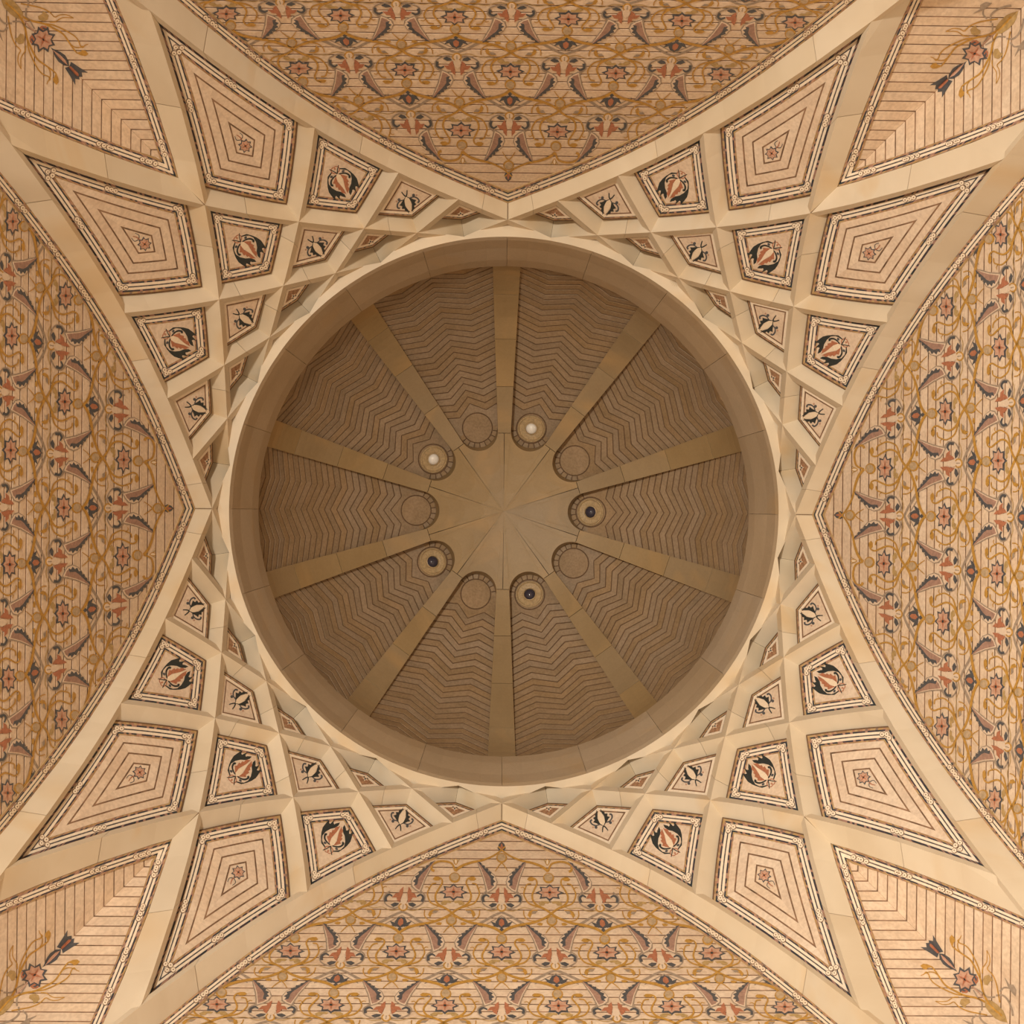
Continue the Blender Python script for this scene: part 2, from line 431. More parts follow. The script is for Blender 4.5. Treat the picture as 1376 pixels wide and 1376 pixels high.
def kite(m, hh=H, inner_dz=0.0):
    """loops of a kite opening centred on image-down: returns f(d) -> [right inner, right outer, left outer, left inner]"""
    k1 = TAN(9 + 9 * m) if m else TAN(9); k0 = TAN(9 * m)
    I = [px(edge(-9 * m, 1, k0 + (k1 - k0) * i / 16, inner_dz)) for i in range(17)]
    k1 = TAN(-9 * (m + 1)); k0 = TAN(-9 * (m + 2))
    O = [px(edge(9 * (m + 2), -1, k1 + (k0 - k1) * i / 16, hh)) for i in range(17)]
    # travel: inner vertex -> side -> outer vertex; the interior is on the right (y down), hence sign
    def f(d, n):
        Ie = offs(ext(I), d); Oe = offs(ext(O), d)
        a = isect(Ie, AXIS); b = isect(Ie, Oe); c = isect(Oe, AXIS)
        if not (a and b and c) or a[0] >= b[0] or b[1] >= c[0]: return None
        ri = sub(Ie, a[0], b[0], n); ro = sub(Oe, b[1], c[0], n)
        mir = lambda P: [(-x, y) for x, y in P][::-1]
        return [ri, ro, mir(ro), mir(ri)]
    return f
def length(P): return sum(math.hypot(b[0] - a[0], b[1] - a[1]) for a, b in zip(P[:-1], P[1:]))
def band(mb, surf, L0, L1, o, t, mat, flip=False, u0=0.0):
    for P, Q in zip(L0, L1):
        u = [u0]
        for i in range(1, len(P)): u.append(u[-1] + math.hypot(P[i][0] - P[i - 1][0], P[i][1] - P[i - 1][1]))
        v0, v1 = (1, 0) if flip else (0, 1)
        eps = .02
        mb.grid(surf, [P, Q], o, t, mat, [[(a, v0 + (eps if v0 == 0 else -eps)) for a in u], [(a, v1 + (eps if v1 == 0 else -eps)) for a in u]])
def ring(mb, surf, c, o, r=3.3, dot='inlay'):
    mb.disc(surf, c, r * 1.25, r * 1.25, o, 'inlay', 12, .002); mb.disc(surf, c, r, r, o + .002, 'white', 12, 0); mb.disc(surf, c, r * .3, r * .3, o + .004, dot, 6, 0)
def cluster(mb, surf, P, k, o, n=3, r=3.3, step=6.0):
    """chain of rings centred at arc length k on polyline P"""
    L = length(P)
    for j in range(n):
        s = k + (j - (n - 1) / 2) * step
        if 0 <= s <= L:
            q = sub(P, 0, len(P) - 1, 201)[int(round(s / L * 200))]; ring(mb, surf, q, o, r)

def motif_red(surf, cx, cy, k, flip=1):
    """red and black palmette; axis +t points to the dome; returns list of (name, mb)"""
    T = lambda t, n: (cx + n * k, cy - t * k)
    mb = MB(); o = .006
    black = [(-15.4, 6), (-12, 13.5), (-5, 17.5), (1, 20), (8, 21.5), (14, 20.5), (22, 18.5), (17.5, 16.5), (17, 14.5), (19, 14), (24.5, 11.8), (20, 11), (19, 9), (21, 8), (25, 3.5), (20.6, 3.2), (15, 6.5), (11.3, 11), (5, 15), (-2, 16.7), (-8, 14.5), (-11, 11), (-14, 6)]
    red = [(-9.5, 1), (-5, 6), (-.5, 11), (1.5, 8.8), (6.7, 10), (7.2, 7.6), (11, 8), (12, 5.8), (17, 6), (18.5, 3), (21, 1), (21, 0)]
    for sg in (1, -1):
        mb.poly(surf, [T(t, n * sg) for t, n in black][::sg], o, 'black')
        mb.poly(surf, [T(t, n * sg) for t, n in (red[:-1] + [(12, 1.5), (0, 4.5)])][::sg], o, 'terra')
        mb.stroke(surf, [T(t, n * sg) for t, n in [(-8.5, 2), (-8, 5), (-6, 10), (-3, 13), (1, 14), (2, 11.8)]], 1.4, 3.0, o + .001, 'black')
        mb.disc(surf, T(-9.5, 9 * sg), 2.2 * k, 1.6 * k, o, 'slate', 8)
        mb.stroke(surf, [T(t, n * sg) for t, n in [(-11, 0), (-13, 5), (-18, 5.5), (-20, 1), (-16, -1)]], 1.3, 1.0, o, 'terra')
        mb.stroke(surf, [T(t, n * sg) for t, n in [(-10, 0), (-15, -3), (-20, -7)]], 1.4, 1.0, o + .001, 'black')
    mb.poly(surf, [T(-10, 0), T(-7, 3.2), (T(-2, 4.0)), T(5, 2.6), T(12, 1.0), T(20, 0), T(12, -1.0), T(5, -2.6), T(-2, -4.0), T(-7, -3.2)], o + .003, 'cream')
    return mb
def motif_black(surf, cx, cy, k):
    T = lambda t, n: (cx + n * k, cy - t * k); mb = MB(); o = .006
    leaf = [(13.5, 2.5), (10, 4), (8, 6.5), (6, 6), (5, 9.5), (2, 8), (0, 11), (-2, 8), (-4, 6), (-7, 2), (-8, .5), (-3, 3.6), (3, 4.4), (9, 2.4)]
    for sg in (1, -1):
        mb.poly(surf, [T(t, n * sg) for t, n in leaf][::sg], o, 'black')
        mb.stroke(surf, [T(t, n * sg) for t, n in [(-5, 4), (-5, 9), (-2, 13), (2, 14), (3.5, 11.5)]], 1.4, 2.4, o, 'slate')
        mb.disc(surf, T(-7, 9.5 * sg), 1.9 * k, 1.9 * k, o, 'slate', 8); mb.disc(surf, T(-6, 13 * sg), 1.3 * k, 1.3 * k, o, 'salmon', 6)
        mb.stroke(surf, [T(-8, 0), T(-11, 2 * sg), T(-15.5, 3.6 * sg)], 1.7 * k, 1.2 * k, o, 'black')
    mb.poly(surf, [T(-8, 0), T(-5, 3), T(0, 4), T(6, 2.6), T(13, 0), T(6, -2.6), T(0, -4), T(-5, -3)], o + .003, 'cream')
    return mb
def star_pts(cx, cy, rx, ry, n=8, inner=.68, rot=0):
    return [(cx + (rx if i % 2 == 0 else rx * inner) * math.cos(math.pi * i / n + rot), cy + (ry if i % 2 == 0 else ry * inner) * math.sin(math.pi * i / n + rot)) for i in range(2 * n)]
def motif_star(surf, cx, cy, rx, ry, mb=None, rot=0, o=.006):
    mb = mb or MB()
    mb.poly(surf, star_pts(cx, cy, rx * 1.04, ry * 1.06, 8, .66, rot), o, 'slate')
    mb.poly(surf, star_pts(cx, cy, rx * .82, ry * .8, 8, .72, rot), o + .002, 'salmon', 0)
    for i in range(4):
        a = rot + math.pi * i / 4 * 2
        mb.poly(surf, [(cx + rx * .14 * math.cos(a + 1.57), cy + ry * .14 * math.sin(a + 1.57)), (cx + rx * .62 * math.cos(a), cy + ry * .62 * math.sin(a)), (cx - rx * .14 * math.cos(a + 1.57), cy - ry * .14 * math.sin(a + 1.57))], o + .003, 'terra', 0)
    mb.disc(surf, (cx, cy), rx * .12, ry * .14, o + .004, 'black', 6, 0)
    return mb

def coffer(m, name, cat_n):
    f = kite(m); n = 16 if m == 3 else 7
    L0 = f(0, n); iy = L0[0][0][1]; oy = L0[1][-1][1]; cy = (iy + oy) / 2
    c = COFFER.lift(0, cy); r = root(name, (c[0], c[1], c[2] + EYE)); S = COFFER
    Lm = f(-2.5, n)
    mb = MB()                                  # backing slab, runs on a little under the ribs
    loop = Lm[0] + Lm[1][1:] + Lm[2][1:] + Lm[3][1:]
    mb.grid(S, [[(x * f_, cy + (y - cy) * f_) for x, y in loop] for f_ in (1, .85, .7, .55, .4, .25, .1, .01)], -.012, .05, 'grout'); part('backing_slab', mb, r)
    def B(d0, d1, mat, nm, flip=False, o=0.0, t=.03):
        a, b_ = f(d0, n), f(d1, n)
        if a is None or b_ is None: return
        q = MB(); band(q, S, a, b_, o, t, mat, flip); part(nm, q, r)
    def slabs(d0, d1, mat='slab'):
        a, b_ = f(d0, n), f(d1, n)
        for P, Q in zip(a, b_):
            q = MB(); q.grid(S, [P, Q], .003, .03, mat); part('stone_slab', q, r)
    def field(d, mat, nm='stone_slab'):
        a = f(d, n)
        y0, y1 = a[0][0][1], a[1][-1][1]; q = MB()
        loop = a[0] + a[1][1:] + a[2][1:] + a[3][1:-1]
        lq = loop + [loop[0]]; ym = (y0 + y1) / 2
        q.grid(S, [[(x * f_, (y - ym) * f_ + ym) for x, y in lq] for f_ in (1, .66, .33, .02)], .003, .03, mat)
        part(nm, q, r); return y0, y1, a
    if m == 3:
        B(0, 5.2, 'mosaic', 'mosaic_band'); B(5.2, 8.5, 'white', 'marble_band', o=.004); B(8.5, 10.3, 'dash', 'slate_line', o=.002); B(10.3, 13.6, 'white', 'marble_band', o=.004); B(13.6, 18, 'mosaic', 'mosaic_band', True)
        slabs(18, 26.8); B(26.8, 29, 'inlay', 'inlay_line', o=.001); slabs(29, 40); B(40, 42.2, 'inlay', 'inlay_line', o=.001)
        slabs(42.2, 53); B(53, 55.2, 'inlay', 'inlay_line', o=.001); y0, y1, a = field(55.2, 'slab', 'centre_slab')
        yc = a[0][-1][1]; 
        q = motif_star(S, 0, yc + 1.0, 9.5, 9.5); part('star_flower', q, r)
        q = MB()
        q.stroke(S, [(0, yc + 9), (-1, yc + 14), (1, yc + 20)], 2, 1, .006, 'terra'); q.stroke(S, [(0, yc + 11), (5, yc + 14), (4, yc + 20)], 1.2, .8, .006, 'slate'); q.stroke(S, [(0, yc + 11), (-5, yc + 14), (-4, yc + 20)], 1.2, .8, .006, 'slate')
        part('flower_stem', q, r)
        kn = 9.4
    elif m == 2:
        B(0, 5, 'mosaic', 'mosaic_band'); B(5, 8, 'white', 'marble_band', o=.004); B(8, 9.7, 'dash', 'slate_line', o=.002); B(9.7, 12.6, 'white', 'marble_band', o=.004); B(12.6, 16.6, 'mosaic', 'mosaic_band', True)
        y0, y1, a = field(16.6, 'slab'); yc = a[0][-1][1]
        part('palmette', motif_red(S, 0, yc + 6.5, .98), r); kn = 8.8
    elif m == 1:
        B(0, 2.4, 'mosaic', 'mosaic_band'); B(2.4, 5.4, 'white', 'marble_band', o=.004); B(5.4, 7.4, 'inlay', 'inlay_line', True)
        y0, y1, a = field(7.4, 'slab'); yc = a[0][-1][1]
        part('black_flower', motif_black(S, 0, yc - .5, 1.08), r); kn = None
    else:
        B(0, 2.8, 'mosaic', 'mosaic_band'); B(2.8, 5.4, 'white', 'marble_band', o=.004)
        y0, y1, a = field(5.4, 'brownfield', 'mosaic_field'); yc = a[0][-1][1]
        q = MB(); q.poly(S, star_pts(0, yc - .3, 4.4, 3.4, 4, .4), .006, 'cream'); q.disc(S, (0, yc - .3), 1.2, 1.2, .009, 'slate', 8)
        for sx in (-1, 1): q.disc(S, (2.6 * sx, yc - 2.2), .9, .7, .009, 'black', 6); q.disc(S, (2.2 * sx, yc + 1.9), .9, .7, .009, 'terra', 6)
        part('small_flower', q, r); kn = None
    if kn:
        P = f(kn, 30); q = MB(); o = .008
        ends = [P[0][0], P[0][-1], P[1][-1], P[2][-1]]
        for i in range(4):
            lp = P[i]; L = length(lp)
            rr = 3.1 if m == 3 else 2.9; st = 6.2 if m == 3 else 5.4
            tipo = (i == 1 or i == 2) and m == 3
            fromtip = (i == 2 and m == 3); totip = (i == 1 and m == 3)
            cl = lambda s: ring(q, S, sub(lp, 0, len(lp) - 1, 301)[int(round(max(0, min(L, s)) / L * 300))], o, rr)
            if not fromtip: cl(0)
            if not fromtip: cl(st)
            if not totip: cl(L - st)
            if totip: cl(L - 22)
            if fromtip: cl(22)
            if tipo:
                for dd in (-1, 0, 1): cl(L * .52 + dd * st)
        if m == 3: ring(q, S, (0, P[1][-1][1] - 16), o, 3.0); ring(q, S, (0, P[1][-1][1] - 24), o, 3.2)
        tag(part('knot_rings', q, r), kind='stuff')
    return home(r)
def tell(k, i, n):
    """position of coffer i of n along corner k, counted from wall k to wall k+1"""
    a, b_ = WALLS[k], WALLS[(k + 1) % 4]
    if n == 2: return f'next to the {(a, b_)[i]} floral wall'
    if n == 3: return [f'next to the {a} floral wall', 'in the middle of its row', f'next to the {b_} floral wall'][i]
    if n == 4: return [f'next to the {a} floral wall', f'second from the {a} floral wall', f'second from the {b_} floral wall', f'next to the {b_} floral wall'][i]
    return [f'next to the {a} wall peak', f'second from the {a} wall peak', 'at the middle of its row of five', f'second from the {b_} wall peak', f'next to the {b_} wall peak'][i]
SPEC = [(0, 'tiny_coffer', [9, 27, 45, 63, 81], 'tiny red-brown kite coffer', 'tiny kite coffers round the dome'),
        (1, 'small_coffer', [18, 36, 54, 72], 'small kite coffer with black flower', 'small black-flower coffers'),
        (2, 'medium_coffer', [27, 45, 63], 'kite coffer with red and black palmette', 'red palmette coffers'),
        (3, 'large_coffer', [36, 54], 'large coffer of nested pale kites', 'large nested-kite coffers')]
protos = [(coffer(m, nm, 0), ths, lab, grp) for m, nm, ths, lab, grp in SPEC]
index_kids()
for pr, ths, lab, grp in protos:
    first = True
    for k in range(4):
        for i, th in enumerate(ths):
            T_ = th + 90 * k
            if first: c = pr; first = False
            else: c = copy_tree(pr)
            r = math.radians(-T_); x, y, z = pr['_home']
            c.location = (x * math.cos(r) - y * math.sin(r), x * math.sin(r) + y * math.cos(r), z); c.rotation_euler = (0, 0, r)
            tag(c, f'{lab}, {CORNERS[k]} corner, {tell(k, i, len(ths))}', 'coffer', grp)

# ------------------------------------------------------------------ border bands that follow an edge curve
def border(r, S, E, widths, sgn, kstep, first_k, o=.012, knots=True, mir=None):
    """E: edge polyline in px; bands stacked to the sgn side; mir mirrors the points for the twin side"""
    d = 0; Ee = E
    mats = [('mosaic', 'mosaic_band', False), ('white', 'marble_band', False), ('dash', 'slate_line', False), ('white', 'marble_band', False), ('mosaic', 'mosaic_band', True)]
    return mats

# ------------------------------------------------------------------ corner panels (two leaning walls meeting on the diagonal)
def corner_panel():
    S = CORN
    c = S.lift(560, 560); r = root('corner_panel', (c[0], c[1], c[2] + EYE))
    E = [px(edge(9, 1, TAN(36) - .02 + (1.265 - TAN(36)) * i / 44)) for i in range(45)]   # from the node towards image right
    E = [p for p in E]
    DI = [(200, 200), (2000, 2000)]
    def off(d, n):
        P = offs([E[0]] + E[1:], d)
        P = ext(P, 30); a = isect(P, DI)
        return sub(P, a[0], len(P) - 2, n)
    n = 34; mir = lambda P: [(y, x) for x, y in P]
    def B(d0, d1, mat, nm, flip=False, o=.012, t=.03):
        q = MB(); P, Q = off(d0, n), off(d1, n)
        band(q, S, [P, mir(P)], [Q, mir(Q)], o, t, mat, flip); part(nm, q, r)
    bs = [(0, 4.6, 'mosaic', 'mosaic_band', 0), (4.6, 7.6, 'white', 'marble_band', 0), (7.6, 9.4, 'dash', 'slate_line', 0), (9.4, 12.4, 'white', 'marble_band', 0), (12.4, 16.6, 'mosaic', 'mosaic_band', 1)]
    for d0, d1, mat, nm, fl in bs: B(d0, d1, mat, nm, bool(fl), .014 if mat == 'white' else .012)
    P = off(8.5, 400); q = MB(); L = length(P); s = 30.0
    while s < L - 10:
        for j in range(-1, 3):
            ring(q, S, P[int((s + j * 6.0) / L * 399)], .018, 3.1); ring(q, S, mir([P[int((s + j * 6.0) / L * 399)]])[0], .018, 2.9)
        s += 62
    tag(part('knot_rings', q, r), kind='stuff')
    # backing
    In = off(-3, n); q = MB()
    for fl in (0, 1):
        Ib = off(-3, 80); rows = [[(x, y + (x - y) * f_) for x, y in Ib] for f_ in (0, .15, .3, .45, .6, .75, .9, 1.0)]
        if fl: rows = [mir(rw) for rw in rows]
        q.grid(S, rows, -.003, .05, 'inlay')
    part('backing_slab', q, r)
    In = off(14.5, 200); xs = [p[0] for p in In]; ys = [p[1] for p in In]
    x = xs[0] + 3.0; st = 13.6; k = 0
    while x + st < xs[-1] - 12:
        x0, x1 = x + .95, x + st - .85
        def yb(v): return interp(v, xs, ys)
        pts = [(x0, yb(x0)), (x1, yb(x1)), (x1, x1 - .15), (x0, x0 - .15)]
        if k == 0: pts = [(xs[0] - 2, xs[0] - 2), (xs[0] - 2, xs[0] - 2), (x1, x1 - .15), (x1, yb(x1))]
        for fl in (0, 1):
            q = MB(); a, b_, c_, d_ = pts
            if k == 0: rows = [[(xs[0] - 1, xs[0] - 1.1), (x1, yb(x1))], [(xs[0] - 1, xs[0] - 1.0), (x1, x1 - .15)]]
            else: rows = [[a, b_], [d_, c_]]
            if fl: rows = [mir(rows[0]), mir(rows[1])]
            q.grid(S, rows, .0, .03, 'course'); part('stone_course', q, r)
        x += st; st = 13.6 - .0045 * (x - xs[0]); k += 1
    # the floral spray growing along the diagonal towards the room's corner (coordinates measured along one half)
    Zc = lambda zx, zy: (1230 + zx / 9.42 - 670.5, 1250 + zy / 9.42 - 696.5)
    def both(q, fn):
        fn(lambda p: p); fn(lambda p: (p[1], p[0]))
    D = lambda t, n_: (t * .70711 + n_ * .70711, t * .70711 - n_ * .70711)
    q = MB()
    def br(M_):
        q.stroke(S, [M_(Zc(*p)) for p in [(1150, 1180), (1060, 1110), (980, 1030), (905, 880), (870, 720), (810, 590), (740, 470), (640, 395), (560, 340), (500, 290)]], 3.4, 1.8, .004, 'ochre')
        q.stroke(S, [M_(Zc(*p)) for p in [(865, 690), (850, 590), (790, 450), (720, 330), (660, 275), (605, 255)]], 1.9, 1.5, .004, 'ochre')
        q.stroke(S, [M_(Zc(*p)) for p in [(605, 255), (570, 220), (600, 190), (615, 150)]], 1.8, 1.0, .004, 'ochre')
        q.stroke(S, [M_(Zc(*p)) for p in [(600, 360), (575, 320), (570, 260), (590, 210)]], 1.7, 1.2, .004, 'ochre')
        q.poly(S, [M_(Zc(*p)) for p in [(470, 230), (465, 180), (490, 145), (530, 180), (540, 225), (520, 240), (500, 300)]], .005, 'ochre')
        q.stroke(S, [M_(Zc(*p)) for p in [(890, 640), (895, 570), (940, 500), (950, 440), (945, 340)]], 1.6, .9, .004, 'ochre')
        q.stroke(S, [M_(Zc(*p)) for p in [(945, 340), (985, 430), (980, 520), (955, 580), (1020, 650), (1070, 760), (1100, 900), (1120, 1010)]], 1.0, 1.9, .004, 'ochre')
        q.poly(S, [M_(Zc(*p)) for p in [(900, 720), (920, 670), (970, 655), (1010, 690), (1030, 730), (990, 740), (960, 790), (920, 780)]], .005, 'gold')
    both(q, br); part('vine_spray', q, r)
    q = MB()
    def lv(M_):
        q.poly(S, [M_(Zc(*p)) for p in [(755, 700), (765, 655), (800, 645), (835, 690), (840, 740), (800, 790)]], .005, 'terra')
        q.poly(S, [M_(Zc(*p)) for p in [(790, 690), (805, 680), (825, 710), (815, 740)]], .007, 'slate', 0)
        q.stroke(S, [M_(Zc(*p)) for p in [(1060, 940), (960, 940), (900, 890), (800, 830)]], 2.4, 1.6, .004, 'grey')
        q.stroke(S, [M_(Zc(*p)) for p in [(1120, 870), (1170, 820), (1240, 825)]], 2.6, 2, .004, 'grey')
        q.stroke(S, [M_(Zc(*p)) for p in [(1070, 920), (1160, 920), (1230, 990), (1275, 1100), (1290, 1180)]], 2.4, 2.8, .004, 'grey')
        q.poly(S, [M_(Zc(*p)) for p in [(1180, 690), (1240, 780), (1290, 780), (1330, 850), (1320, 930), (1270, 880), (1220, 800)]], .005, 'grey')
    both(q, lv); part('side_leaves', q, r)
    q = motif_star(S, *D(891, 0), 17, 18, rot=.39); part('star_flower', q, r)
    q = MB()
    q.poly(S, [D(t + 5, n_) for t, n_ in [(835, 0), (838, 6), (824, 9), (812, 12), (818, 6.5), (813, 3), (816, 0), (813, -3), (818, -6.5), (812, -12), (824, -9), (838, -6)]], .005, 'slate')
    q.poly(S, [D(t + 5, n_) for t, n_ in [(836, 0), (834, 2.2), (820, 2.6), (817, 0), (820, -2.6), (834, -2.2)]], .007, 'terra', 0)
    part('tulip_bud', q, r)
    q = MB()
    q.poly(S, [D(t + 5, n_) for t, n_ in [(836, 0), (841, 4.5), (850, 6.5), (858, 5), (866, 1.5), (870, 0), (866, -1.5), (858, -5), (850, -6.5), (841, -4.5)]], .005, 'slate')
    q.poly(S, [D(t + 5, n_) for t, n_ in [(838, 0), (845, 2.5), (856, 2.5), (868, 0), (856, -2.5), (845, -2.5)]], .007, 'salmon', 0)
    part('flower_bud', q, r)
    q = MB()
    q.poly(S, [D(t, n_) for t, n_ in [(930, 0), (936, 6), (946, 8), (958, 8), (966, 5), (974, 0), (966, -5), (958, -8), (946, -8), (936, -6)]], .005, 'gold')
    q.stroke(S, [D(901, 0), D(915, 2), D(930, 0)], 2, 1.6, .005, 'salmon')
    part('root_leaf', q, r)
    return home(r)
cp = corner_panel(); index_kids()
for k in range(4):
    c = cp if k == 0 else copy_tree(cp)
    r = math.radians(-90 * k); x, y, z = cp['_home']
    c.location = (x * math.cos(r) - y * math.sin(r), x * math.sin(r) + y * math.cos(r), z); c.rotation_euler = (0, 0, r)
    tag(c, f'pointed corner panel of mitred stone strips with floral spray, {CORNERS[k]} corner', 'wall panel', 'mitred corner panels')

# ------------------------------------------------------------------ floral walls
def fv(v): return 515 + 85 * (v - 1) - 4 * (v - 1) ** 2
def Sx(y): return 130 + (y - 515) * .1545
def floral_wall():
    S = WALL
    c = S.lift(0, 600); r = root('wall_south', (c[0], c[1], c[2] + EYE))
    E = list(zip(_wx, _wy)); i0 = next(i for i, p in enumerate(E) if p[0] > -2); E = [p for p in E[i0:] if p[1] < 900]
    def off(d, n):
        P = offs(ext(E, 40), -d) if 0 else offs(ext(E, 40), d)
        a = isect(P, AXIS); return sub(P, a[0], len(P) - 2, n)
    n = 44; mir = lambda P: [(-x, y) for x, y in P]
    for d0, d1, mat, nm, fl in [(0, 4.2, 'mosaic', 'mosaic_band', 0), (4.2, 7, 'white', 'marble_band', 0), (7, 8.7, 'dash', 'slate_line', 0), (8.7, 11.4, 'white', 'marble_band', 0), (11.4, 15.2, 'mosaic', 'mosaic_band', 1)]:
        q = MB(); P, Q = off(d0, n), off(d1, n)
        band(q, S, [P, mir(P)], [Q, mir(Q)], .016 if mat == 'white' else .014, .035, mat, bool(fl)); part(nm, q, r)
    P = off(7.8, 600); L = length(P); s = 30.0; q = MB()
    while s < L - 14:
        for j in range(-1, 3):
            a = P[int((s + j * 6.0) / L * 599)]
            for sg in (1, -1): ring(q, S, (a[0] * sg, a[1]), .019, 3.1)
        s += 73
    tag(part('knot_rings', q, r), kind='stuff')
    ys = [405 + i * 8 for i in range(57)]
    q = MB(); rows = [[(-xb(max(y, _wy[0])) * 1.0 - 12, y), (xb(max(y, _wy[0])) + 12, y)] if y > 425 else [(-40, y), (40, y)] for y in ys]
    q.grid(S, rows, -.003, .10, 'inlay'); part('backing_slab', q, r)
    y = 421.0
    while y < 850:
        st = 12.1 - .0085 * (y - 428); y0, y1 = y + .95, y + st - .85
        a, b_ = max(xb(y0), 1), max(xb(y1), 1)
        if y0 > 422 and a > 8:
            q = MB(); q.grid(S, [[(-a, y0), (a, y0)], [(-b_, y1), (b_, y1)]], 0, .03, 'course'); part('stone_course', q, r)
        y += st
    # ---- inlaid arabesques; local coordinates in px at the scale of the first row of stars
    def inside(p, mrg=13): return p[1] > 428 and abs(p[0]) < xb(p[1]) - mrg
    def site(u, v):
        def T(x, y_):
            vv = v + y_ / 82.0; Y = fv(vv); return ((u + x / 130.0) * Sx(Y), Y)
        return T
    def add(nm, T, items):
        q = MB()
        for it in items:
            if it[0] == 'p':
                P = [T(*p) for p in it[1]]; cx = sum(p[0] for p in P) / len(P); cy = sum(p[1] for p in P) / len(P)
                if all(inside(p, 9) for p in P): q.poly(S, P, it[3] if len(it) > 3 else .004, it[2], .002)
            elif it[0] == 's':
                P = spline([T(*p) for p in it[1]], 4); run = []; best = []
                for p in P:
                    if inside(p, 11): run.append(p)
                    else:
                        if len(run) > len(best): best = run
                        run = []
                if len(run) > len(best): best = run
                if len(best) > 2: q.stroke(S, best, it[3], it[4], it[5] if len(it) > 5 else .004, it[2], smooth=False)
            elif it[0] == 'e':
                cc = T(*it[1])
                if inside(cc, 13): q.disc(S, cc, it[2], it[3], it[5] if len(it) > 5 else .004, it[4], 12)
        if q.f: part(nm, q, r)
    mx = lambda P, s: [(x * s, y_) for x, y_ in P]
    def star_site(u, v, row0=False):
        T = site(u, v); c_ = T(0, 0)
        if not row0 and inside(c_, 22):
            part('star_flower', motif_star(S, c_[0], c_[1], 18.5, 11, o=.005), r)
            add('ochre_bead', T, [('e', (0, -19), 7.6, 7.2, 'ochre', .004), ('e', (0, -19.6), 5.8, 5.2, 'tan', .007)])
        if not row0:
            for s in (1, -1):
                vine = [(0, -27), (4, -30.5), (11, -34.5), (22.5, -38), (31, -39.5), (40, -41.5), (52, -46), (61, -51), (70, -58), (78, -62.5), (84, -66), (88, -71.5), (88.8, -78.5), (85, -87), (81.5, -93.6), (83, -99), (88, -101)]
                if v == 1: vine = vine[:9] if u * s < 0 else []      # the first row ends at the bead in the peak
                if vine: add('scroll_vine', T, [('s', mx(vine, s), 'ochre', 4.0, 1.9, .006)])
                add('scroll_leaf', T, [
                    ('s', mx([(13, 20), (21, 17.5), (29, 14), (33.5, 7), (35, 1), (33, -5), (30, -10.5), (24.5, -11.5)], s), 'ochre', 2.1, 1.7, .005),
                    ('s', mx([(33, -4), (36, -7), (39, -6)], s), 'ochre', 1.2, .8, .005),
                    ('p', mx([(19, -17), (22, -20), (27, -20), (30, -17), (27, -15), (22, -15)], s)[::s], 'ochre', .006),
                    ('p', mx([(1, 12), (6, 11), (12, 11), (16, 14), (14, 17), (9, 17), (7, 14), (3, 14.5)], s)[::s], 'gold', .005)])
                add('side_leaf', T, [
                    ('p', mx([(17, 23), (24, 22.5), (29, 25), (31, 30), (28, 34), (26, 29), (21, 27)], s)[::s], 'ochre', .005),
                    ('p', mx([(18, 24.5), (24, 24.5), (26, 28), (21, 28)], s)[::s], 'grey', .007),
                    ('s', mx([(36, 24), (35.5, 31), (30, 37), (20, 38), (14, 37)], s), 'ochre', 1.5, 1.2, .005),
                    ('p', mx([(12, 41), (16, 40), (20, 42), (17, 44), (13, 44)], s)[::s], 'ochre', .005)])
        if v > .5 or row0:
            add('ochre_bead', T, [('e', (0, 38), 7.4, 6.8, 'ochre', .006), ('e', (0, 37.8), 5.6, 5.0, 'tan', .009)] +
                [('s', mx([(0, 44), (4, 48), (9, 55)], s), 'ochre', 1.8, .9, .005) for s in (1, -1)])
    def half_site(u, v, row0=False):
        T = site(u, v)
        if not row0:
            it = [('p', [(0, 3), (3, 6), (4.6, 11), (3, 15.5), (0, 17.5), (-3, 15.5), (-4.6, 11), (-3, 6)], 'drop', .006), ('e', (0, 20), 6.6, 5.6, 'ochre', .005), ('e', (0, 20), 4.6, 3.7, 'drop', .007), ('s', [(0, 17), (0, 23)], 'grey', 1.5, 1.0, .008)]
            for s in (1, -1):
                it += [('p', mx([(3.5, -7), (8, -2), (8, 1), (13, 2), (16.5, 7.5), (11, 7), (9, 11), (5.5, 14), (4.5, 8), (3, 2)], s)[::s], 'terra', .005),
                       ('s', mx([(24, 13), (25, 7), (21, 3.5), (16.5, 6)], s), 'slate', 4.0, 1.8, .006),
                       ('p', mx([(6, 15), (12, 14), (17, 17), (13, 20), (8, 18)], s)[::s], 'slate', .006),
                       ('s', mx([(21, -1), (27, 5), (26, 13), (20, 18.5), (11, 21.5), (5, 19)], s), 'grey', 2.0, 1.6, .004)]
            add('palmette', T, it)
            for s in (1, -1):
                horn = [(36, -41), (27, -36), (18, -29), (9.5, -22.5), (5.5, -14), (7, -7), (13, -2), (21, 2), (23, -8), (26, -18), (31, -29)]
                inn = [(34, -38.5), (26.5, -34), (17.5, -27), (9.7, -21), (6.8, -13.5), (8.6, -7.6), (13.5, -3.6), (19.4, -.6), (21.4, -8), (24.6, -18.5), (29.6, -29.5)]
                body = [(34, -38), (29, -36), (24, -31), (18, -26), (13.5, -20), (12, -13), (10.5, -9), (13.5, -5), (18.5, -2.5), (20.6, -9), (23.8, -19), (28.8, -29.8)]
                teeth = [(34, -39), (29, -37.5), (28, -34), (24, -34), (23.5, -30.5), (19, -30.5), (19, -27), (14, -26), (15, -22.5), (10, -20), (12, -17), (8.3, -13.5), (12, -11.5), (10, -8), (14.5, -9), (15, -13), (15, -17), (18, -22), (22, -26), (26.5, -31), (30.5, -35.5)]
